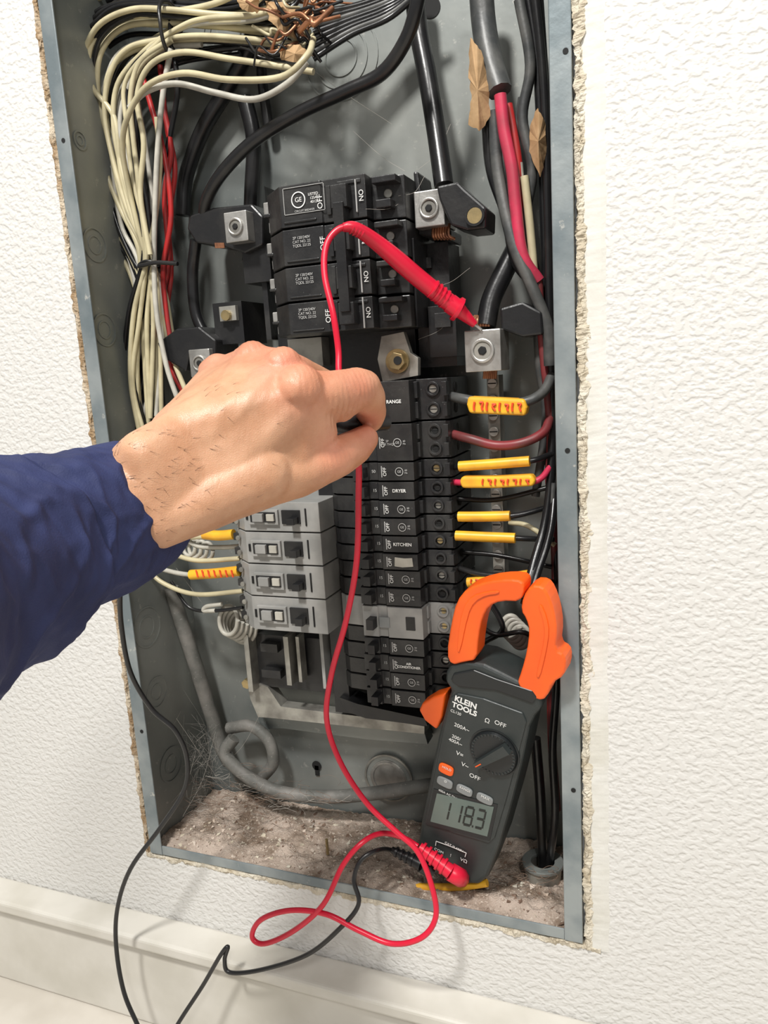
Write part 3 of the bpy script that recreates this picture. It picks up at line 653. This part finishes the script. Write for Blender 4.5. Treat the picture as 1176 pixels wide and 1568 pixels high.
mpr(smooth_poly([(812,897),(830,898),(840,911),(849,938),(853,968),(850,996),(864,1004),(867,1018),(863,1036),(846,1046),(836,1070),(824,1074),(810,1062),(790,1050),(798,1028),(806,998),(810,966),(805,948),(797,936),(800,915)]),.001,.016,'orange',b)
mpr([(682,1062),(662,1068),(646,1078),(641,1088),(650,1104),(668,1118),(676,1100)],-.003,.012,'orange',b)
b.build('jaws_and_trigger',cm,.0022,4)
b=MB()
mpr(smooth_poly([(710,928),(722,913),(745,906),(765,905),(763,910),(745,912),(726,922),(716,942),(704,1000),(699,998),(703,955)]),.0020,.002,'orange',b)
mpr(smooth_poly([(828,925),(837,945),(841,968),(836,1000),(826,1040),(820,1036),(830,995),(834,968),(830,946),(824,930)]),.0020,.002,'orange',b)
b.build('jaw_ridges',cm,.0006)
b=MB(); dc=mp(757,1152,.001); b.cyl(dc,ww,.0168,.003,'meter2',48,.0160); b.ring(dc,ww,.0172,.0182,.0008,'meter2',48)
for i in range(36):
    a=i/36*2*math.pi; e_=uu*math.cos(a)+vv*math.sin(a); tn=vv*math.cos(a)-uu*math.sin(a); q=dc+ww*.003+e_*.0142
    b.prism([q-tn*.0004,q+tn*.0004,q+e_*.0016+tn*.0004,q+e_*.0016-tn*.0004],ww*.0005,'meter')
kn=(mp(741,1161,.0)-mp(773,1144,.0)).normalized(); kp=kn.cross(ww).normalized()
q=dc+ww*.003
b.prism([q+kn*.0155+kp*.0022,q+kn*.0155-kp*.0022,q-kn*.0150-kp*.0035,q-kn*.0150+kp*.0035],ww*.005,'meter')
q=q+ww*.0052; b.prism([q+kn*.0145+kp*.0004,q+kn*.0145-kp*.0004,q+kn*.009-kp*.0004,q+kn*.009+kp*.0004],ww*.0002,'orange')
b.build('rotary_dial',cm,.0004)
def ob(px,py,rw,rh,k,b,o=.001,d=.0018):
    c=mp(px,py,o); b.prism([c+uu*rw*math.copysign(abs(math.cos(a))**.6,math.cos(a))+vv*rh*math.copysign(abs(math.sin(a))**.6,math.sin(a)) for a in [i/20*2*math.pi+.01 for i in range(20)]],ww*d,k)
b=MB(); ob(684,1177,.0058,.0042,'orange',b); ob(682,1197,.0062,.0038,'btn',b); ob(712,1209,.0062,.0036,'btn',b); ob(743,1222,.0062,.0036,'btn',b)
b.build('buttons',cm,.0006)
b=MB(); mpr([(664,1208),(762,1232),(750,1288),(652,1262)],.0016,.0012,'meter2',b); mpr([(669,1215),(756,1236),(746,1281),(659,1258)],.0019,.0006,'lcd',b)
lc=[(669,1215),(756,1236),(746,1281),(659,1258)]
def lq(s,t_):
    x=(lc[0][0]*(1-s)+lc[1][0]*s)*(1-t_)+(lc[3][0]*(1-s)+lc[2][0]*s)*t_; y=(lc[0][1]*(1-s)+lc[1][1]*s)*(1-t_)+(lc[3][1]*(1-s)+lc[2][1]*s)*t_
    return (x,y)
SEG={'a':(0,0,1,0),'b':(1,0,1,.5),'c':(1,.5,1,1),'d':(0,1,1,1),'e':(0,.5,0,1),'f':(0,0,0,.5),'g':(0,.5,1,.5)}
DG={'1':'bc','8':'abcdefg','3':'abcdg'}
for i,ch in enumerate('1183'):
    s0=.14+i*.205; dw=.13; t0,t1=.20,.80
    for sg in DG[ch]:
        ax,ay,bx,by=SEG[sg]; hw,hh=.014,.035
        sa,sb=s0+ax*dw,s0+bx*dw; ta,tb=t0+ay*(t1-t0),t0+by*(t1-t0)
        if ax==bx: quad=[(sa-hw,ta+.02),(sa+hw,ta+.02),(sb+hw,tb-.02),(sb-hw,tb-.02)]
        else: quad=[(sa+.01,ta-hh),(sb-.01,tb-hh),(sb-.01,tb+hh),(sa+.01,ta+hh)]
        mpr([lq(*c_) for c_ in quad],.0022,.0003,'lcdink',b)
s0=.14+3*.205-.038; mpr([lq(s0-.01,.77),lq(s0+.012,.77),lq(s0+.012,.83),lq(s0-.01,.83)],.0022,.0003,'lcdink',b)
b.build('lcd_display',cm,0)
def mt(s,px,py,size,k='print',bold=0.0,o=.0016): 
    text(s,mp(px,py,o),uu,vv,size,k,cm,'printed_label',bold)
mt('KLEIN',713,1076,.0062,'print',.0002); mt('TOOLS',711,1086,.0058,'print',.0002); mt('CL120',698,1091,.003)
mt('Ω',746,1104,.005); mt('OFF',766,1109,.0048); mt('200A~',707,1114,.0042); mt('200/\n400A~',698,1133,.0038); mt('V=',704,1155,.0048); mt('V~',712,1172,.0048); mt('OFF',727,1190,.0048)
mt('HOLD',684,1177,.0026,o=.0031); mt('☼',682,1197,.003,o=.0031); mt('RANGE',712,1209,.0026,o=.0031); mt('MAX',743,1222,.003,o=.0031)
mt('400A AC Digital Clamp Meter',702,1224,.0026); mt('CAT III 600V',695,1297,.0028); mt('COM',672,1303,.0034); mt('VΩ',710,1318,.0042); mt('!',690,1310,.004)
b=MB()
for pts in ([(668,1288),(690,1296)],[(690,1296),(714,1306)],[(714,1306),(712,1312)],[(668,1288),(667,1295)]):
    a,c_=mp(*pts[0],.0013),mp(*pts[1],.0013); d_=(c_-a).normalized().cross(ww)*.00025
    b.prism([a-d_,a+d_,c_+d_,c_-d_],ww*.0002,'print')
b.build('jack_marking',cm)
# ---------------- test leads
tr=root('test_lead')
wires('cable',[([mp(640,1296,.012),mp(618,1283,.012),P(585,1276,-.01),P(555,1290,-.025),P(525,1325,-.035),P(495,1385,-.045),P(450,1425,-.045),P(405,1445,-.045),P(386,1434,-.045),P(400,1408,-.045),P(445,1394,-.045),P(500,1400,-.045),P(550,1425,-.045),P(600,1445,-.045),P(645,1436,-.045),P(667,1405,-.04),P(662,1360,-.035),P(640,1305,-.03),P(605,1272,-.03),P(560,1228,-.03),P(520,1165,-.03),P(500,1100,-.03),P(508,1030,-.035),P(530,950,-.04),P(546,860,-.045),P(549,760,-.05),P(548,700,-.055),P(535,640,-.05),P(520,580,-.05),P(518,535,-.045),P(510,480,-.045),P(497,420,-.04),P(500,375,-.035),P(520,350,-.03),P(548,348,-.025)],.0020,'lead')],tr)
wires('probe_grip',[([P(525,348,-.03),P(545,350,-.025),P(585,378,-.010),P(640,425,.005),P(690,465,.018)],lambda t_: .0026+.0032*min(1,t_*1.6),'lead'),
   ([P(688,464,.018),P(700,473,.020)],.0064,'lead'),([P(698,472,.0205),P(703,475,.0215)],.0082,'lead'),([P(703,475,.0215),P(727,497,.027)],lambda t_:.0050-.0026*t_,'lead'),([P(727,497,.027),P(737,505,.029)],.001,'silver')]+
   [([P(538+i*5,349+i*2.5,-.027+i*.0015),P(540+i*5,350+i*2.6,-.0265+i*.0015)],.0038,'lead') for i in range(4)]+
   [([P(662+i*6,442+i*5,.0095+i*.002),P(664+i*6,443.5+i*5,.010+i*.002)],.0064,'lead') for i in range(4)],tr)
wires('plug_boot',[([mp(642,1297,.012),mp(690,1335,.012)],lambda t_:.0038+.0018*t_,'lead'),([mp(690,1335,.012),mp(702,1342,.010),mp(706,1344,-.002)],.0068,'lead')]+
   [([mp(646+i*8,1300+i*6.3,.012),mp(649+i*8,1302+i*6.3,.012)],.0056+.0002*i,'lead') for i in range(5)],tr)
tb=root('test_lead')
wires('cable',[([mp(640,1322,.012),mp(600,1302,.012),P(575,1303,-.02),P(552,1318,-.03),P(542,1348,-.035),P(549,1385,-.04),P(520,1422,-.045),P(470,1462,-.045),P(400,1485,-.045),P(352,1489,-.045),P(344,1470,-.045),P(349,1450,-.045),P(338,1462,-.047),P(310,1510,-.05),P(270,1572,-.06),P(235,1640,-.07)],.0017,'blead'),
  ([P(190,850,-.10),P(184,900,-.09),P(186,960,-.075),P(200,1030,-.06),P(232,1085,-.05),P(268,1118,-.045),P(286,1160,-.04),P(282,1210,-.04),P(245,1268,-.045),P(200,1330,-.05),P(180,1390,-.05),P(178,1450,-.05),P(190,1520,-.055),P(215,1580,-.06),P(240,1650,-.07)],.0018,'blead')],tb)
wires('plug_boot',[([mp(600,1301,.012),mp(645,1324,.012)],lambda t_:.0025+.0022*t_,'blead'),([mp(645,1324,.012),mp(662,1334,.009)],.0058,'blead')]+[([mp(606+i*8,1304+i*4,.012),mp(609+i*8,1305.5+i*4,.012)],.0040+.0003*i,'blead') for i in range(4)],tb)
wires('probe_grip',[([P(470,640,-.085),P(535,650,-.085),P(590,646,-.060)],.0050,'blead')],tb)
# ---------------- arm
arm=root('human_arm')
def hull(bm_all,sph):
    bm=bmesh.new()
    for c,r in sph:
        bmesh.ops.create_icosphere(bm,subdivisions=3,radius=r,matrix=Matrix.Translation(c))
    res=bmesh.ops.convex_hull(bm,input=bm.verts[:])
    junk=[e for e in res['geom_interior'] if isinstance(e,bmesh.types.BMVert)]
    bmesh.ops.delete(bm,geom=junk,context='VERTS')
    me=bpy.data.meshes.new('t'); bm.to_mesh(me); bm.free(); bm_all.from_mesh(me); bpy.data.meshes.remove(me)
H=bmesh.new()
def S(px,py,y,r): return (P(px,py,y),r)
def chain(*s):
    for a,b_ in zip(s[:-1],s[1:]): hull(H,[a,b_])
wt,wbm=S(222,699,-.183,.0130),S(244,797,-.181,.0140)
wt2,wb2=S(225,707,-.163,.013),S(250,784,-.163,.013)
iM=S(460,609,-.128,.0142); mM=S(437,571,-.118,.0122); rM=S(391,562,-.106,.0118); pM=S(338,578,-.094,.0112)
hull(H,[wt,wbm,wt2,wb2,S(285,662,-.163,.0132),S(315,744,-.160,.0160)])
hull(H,[S(285,659,-.163,.0132),S(320,747,-.160,.016),iM,mM])
hull(H,[S(275,661,-.160,.0132),mM,rM,S(300,740,-.14,.016)])
hull(H,[S(270,664,-.153,.0132),rM,pM,S(300,720,-.13,.016)])
hull(H,[S(300,720,-.135,.016),iM,S(430,690,-.125,.016),S(340,740,-.145,.018),S(400,640,-.10,.016)])
hull(H,[wbm,S(330,752,-.156,.018),S(400,725,-.145,.0165)])
hull(H,[S(330,752,-.156,.018),S(440,722,-.130,.0140),S(450,660,-.125,.016)])
chain(S(380,735,-.148,.0160),S(452,722,-.128,.0138),S(512,702,-.110,.0112),S(543,685,-.096,.0096),S(558,672,-.090,.0078))
hull(H,[S(440,715,-.128,.013),S(485,662,-.118,.011),iM])
chain(iM,S(500,603,-.119,.0116),S(545,596,-.103,.0110),S(564,613,-.088,.0098),S(568,630,-.080,.0088),S(567,642,-.075,.0076))
hull(H,[S(545,594,-.103,.0106),S(558,592,-.098,.0088),S(564,609,-.090,.0096)])
hull(H,[S(503,606,-.117,.0112),S(527,609,-.108,.0105),S(546,596,-.103,.0105),S(520,620,-.108,.0095)])
chain(mM,S(500,598,-.080,.0108),S(512,625,-.062,.0098),S(500,650,-.070,.0085),S(480,655,-.085,.0078))
chain(rM,S(450,602,-.062,.0105),S(462,640,-.050,.0094),S(450,665,-.062,.008),S(435,665,-.08,.0075))
chain(pM,S(400,612,-.055,.0095),S(410,650,-.048,.0086),S(402,675,-.060,.0075),S(395,675,-.078,.007))
kn_=[S(460,594,-.134,.0120),S(434,560,-.124,.0100),S(387,549,-.112,.0096),S(334,565,-.100,.0088)]
for s in kn_: hull(H,[s,(s[0]+Vector((-.006,.002,-.001)),s[1]*.85)])
F0,F1,F2=P(236,748,-.172),P(150,788,-.196),P(0,862,-.235)
chain((F0,.0225),(F1,.0238),(F2,.029))
hull(H,[wt,wbm,wt2,wb2,S(196,724,-.180,.0130),S(212,804,-.180,.0135),S(180,762,-.176,.018)])
me=bpy.data.meshes.new('hand'); H.to_mesh(me); H.free()
ho=bpy.data.objects.new('hand',me); link(ho,arm)
rm=ho.modifiers.new('remesh','REMESH'); rm.mode='VOXEL'; rm.voxel_size=.0009; rm.use_smooth_shade=True
sm=ho.modifiers.new('smooth','SMOOTH'); sm.factor=.6; sm.iterations=12
dg=bpy.context.evaluated_depsgraph_get(); dg.update()
nm=bpy.data.meshes.new_from_object(ho.evaluated_get(dg)); ho.modifiers.clear(); ho.data=nm; nm.name='hand'
nm.materials.clear(); nm.materials.append(M['skin'])
def segd(p,a,b_):
    ab=b_-a; t_=max(0,min(1,(p-a).dot(ab)/ab.length_squared)); return (p-(a+ab*t_)).length,t_
ten=[(P(300,690,-.182),s[0]+Vector((0,-.011,0)),.0011,.0032) for s in kn_[:3]]
ten.append((P(300,675,-.178),kn_[3][0]+Vector((0,-.008,0)),.0006,.003))
vein=[P(250,702,-.20),P(300,676,-.186),P(345,660,-.176),P(390,606,-.155),P(400,576,-.14)]
vein2=[P(300,702,-.19),P(350,708,-.18),P(410,674,-.16),P(440,634,-.15)]
cols=nm.color_attributes.new('tint','FLOAT_COLOR','POINT')
nrm=[v.normal.copy() for v in nm.vertices]
pip=P(547,589,-.11); ipt=P(512,692,-.12); idx_dir=(P(548,592,-.103)-P(468,602,-.125)).normalized(); th_dir=(P(545,684,-.096)-P(452,722,-.128)).normalized()
adir=(P(330,700,-.16)-P(150,788,-.2)).normalized()
fold=P(525,630,-.118)
for i,v in enumerate(nm.vertices):
    p=v.co; d=0
    for a,b_,amp,wd_ in ten:
        ds,t_=segd(p,a,b_); ds=max(0,ds-.003)
        d+=amp*math.exp(-(ds/wd_)**2)*min(1,t_*2+.1)
    vm=min(min(segd(p,vn[q],vn[q+1])[0] for q in range(len(vn)-1)) for vn in (vein,vein2)); vm=max(0,vm-.004)
    d+=.0005*math.exp(-(vm/.0018)**2)
    for c,dr,rad,wl,amp in ((pip,idx_dir,.010,.0026,.00040),(ipt,th_dir,.009,.0028,.00035),(fold,idx_dir,.009,.0032,.0010)):
        ds=(p-c).length
        if ds<rad*2: d-=amp*math.exp(-(ds/rad)**2)*(0.5+0.5*math.cos(2*math.pi*(p-c).dot(dr)/wl+2*noise.noise(p*200)))
    for s in kn_[:3]:
        ds=(p-s[0]).length-s[1]
        if ds<.01: d-=.0002*math.exp(-(max(0,ds)/.004)**2)*(0.5+0.5*math.cos(2*math.pi*(p-s[0]).dot(idx_dir)/.0028+3*noise.noise(p*160)))
    d+=.0005*noise.noise(p*55)+.00015*noise.noise(p*160)
    v.co=p+nrm[i]*d
    red=0
    for s in kn_: red+=.8*math.exp(-((p-s[0]).length/ .017)**2)
    for c in (pip,P(562,632,-.085),P(552,675,-.095),ipt): red+=.8*math.exp(-((p-c).length/.014)**2)
    red=min(1,red)
    mott=noise.noise(p*90)*.07+noise.noise(p*30)*.07
    bl=math.exp(-(vm/.003)**2)
    cols.data[i].color=(1.0+mott+.05*red-.05*bl,(1.0-.25*red+mott),(1.0-.20*red+mott+.04*bl),1)
for p_ in nm.polygons: p_.use_smooth=True
nm.update()
it=[]
cand=[v for v in nm.vertices if v.normal.y<-.35]
wc=P(215,740,-.2)
for q in range(700):
    v=random.choice(cand); ds=(v.co-wc).length
    if ds>.03 and random.random()>.12: continue
    if ds>.07: continue
    n_=v.normal; dr=(adir*random.uniform(.3,1)+Vector((0,0,random.uniform(-1,.2)))).normalized(); dr=(dr-n_*dr.dot(n_)).normalized()
    L=random.uniform(.003,.006)
    it.append(([v.co.copy(),v.co+n_*.0006+dr*L*.5,v.co+n_*.0006+dr*L],lambda t_:.00006*(1.15-t_),'hair'))
if it: wires('arm_hair',it,arm)
# sleeve
ax=[(P(200,778,-.176),.0330),(P(192,781,-.178),.0345),(P(150,796,-.192),.0355),(P(95,818,-.209),.0372),(P(45,840,-.225),.0386),(P(36,844,-.228),.0390),(P(30,847,-.230),.0415),(P(-40,876,-.252),.0425),(P(-140,918,-.288),.045),(P(-260,968,-.335),.048)]
vs=[];fs=[];nr=120
dense=[]
for i in range(len(ax)-1):
    st=16 if i not in (5,) else 3
    for s in range(st):
        t_=s/st; dense.append((ax[i][0].lerp(ax[i+1][0],t_),ax[i][1]*(1-t_)+ax[i+1][1]*t_))
dense.append(ax[-1])
dirv=(ax[-1][0]-ax[0][0]).normalized(); dirv=Vector((dirv.x,dirv.y*.55,dirv.z)).normalized()
e1=dirv.cross(Vector((0,1,0))).normalized(); e2=dirv.cross(e1)
inner=[(dense[8][0],dense[8][1]-.006),(dense[3][0],dense[3][1]-.0030)]
allr=inner+dense
for i,(c,r_) in enumerate(allr):
    for j in range(nr):
        a=2*math.pi*j/nr; dd=math.cos(a)*e1+math.sin(a)*e2
        along=(c-ax[0][0]).length
        wv=0.15 if i<3 else min(1,.15+along/.03)
        f1=noise.noise(Vector((math.cos(a)*1.3,math.sin(a)*1.3,along*34)))*.0034
        rid=1-abs(noise.noise(Vector((math.cos(a)*1.6+along*22,math.sin(a)*1.6-along*14,along*40+5))))*2.4
        f1+=max(0,rid)**3*.0030*min(1,along/.05)
        rid2=1-abs(noise.noise(Vector((math.cos(a)*2.6-along*30,math.sin(a)*2.6+along*20,along*60+25))))*3
        f1+=max(0,rid2)**2*.0012
        f1+=.0006*noise.noise(Vector((math.cos(a)*8,math.sin(a)*8,along*260)))
        seam=-.0007*math.exp(-((along-.010)/.0009)**2)-.0006*math.exp(-((along-.0125)/.0008)**2)
        vs.append(c+dd*(r_+f1*wv+(seam if i>=2 else 0)))
for i in range(len(allr)-1):
    for j in range(nr): fs.append([i*nr+j,i*nr+(j+1)%nr,(i+1)*nr+(j+1)%nr,(i+1)*nr+j])
b=MB(); b.add(vs,fs,'cloth'); so=b.build('sleeve',arm,smooth=True)
sd=so.modifiers.new('sub','SUBSURF'); sd.levels=1; sd.render_levels=1
# ---------------- lights
def area(name,loc,target,size,power,col=(1,1,1)):
    l=bpy.data.lights.new(name,'AREA'); l.shape='DISK'; l.size=size; l.energy=power; l.color=col
    o=bpy.data.objects.new(name,l); link(o); o.location=loc; d=Vector(target)-Vector(loc); o.rotation_euler=d.to_track_quat('-Z','Y').to_euler(); return o
area('ceiling_light',(-0.30,-1.15,2.05),(-.2,0,.5),.22,46,(1,.98,.94))
area('ceiling_light',(0.7,-1.6,2.0),(-.2,0,.5),.30,18,(1,.98,.94))
wd=bpy.data.worlds.new('world'); scene.world=wd; wd.use_nodes=True
wd.node_tree.nodes['Background'].inputs[0].default_value=(1,.985,.955,1); wd.node_tree.nodes['Background'].inputs[1].default_value=.33
print('done')
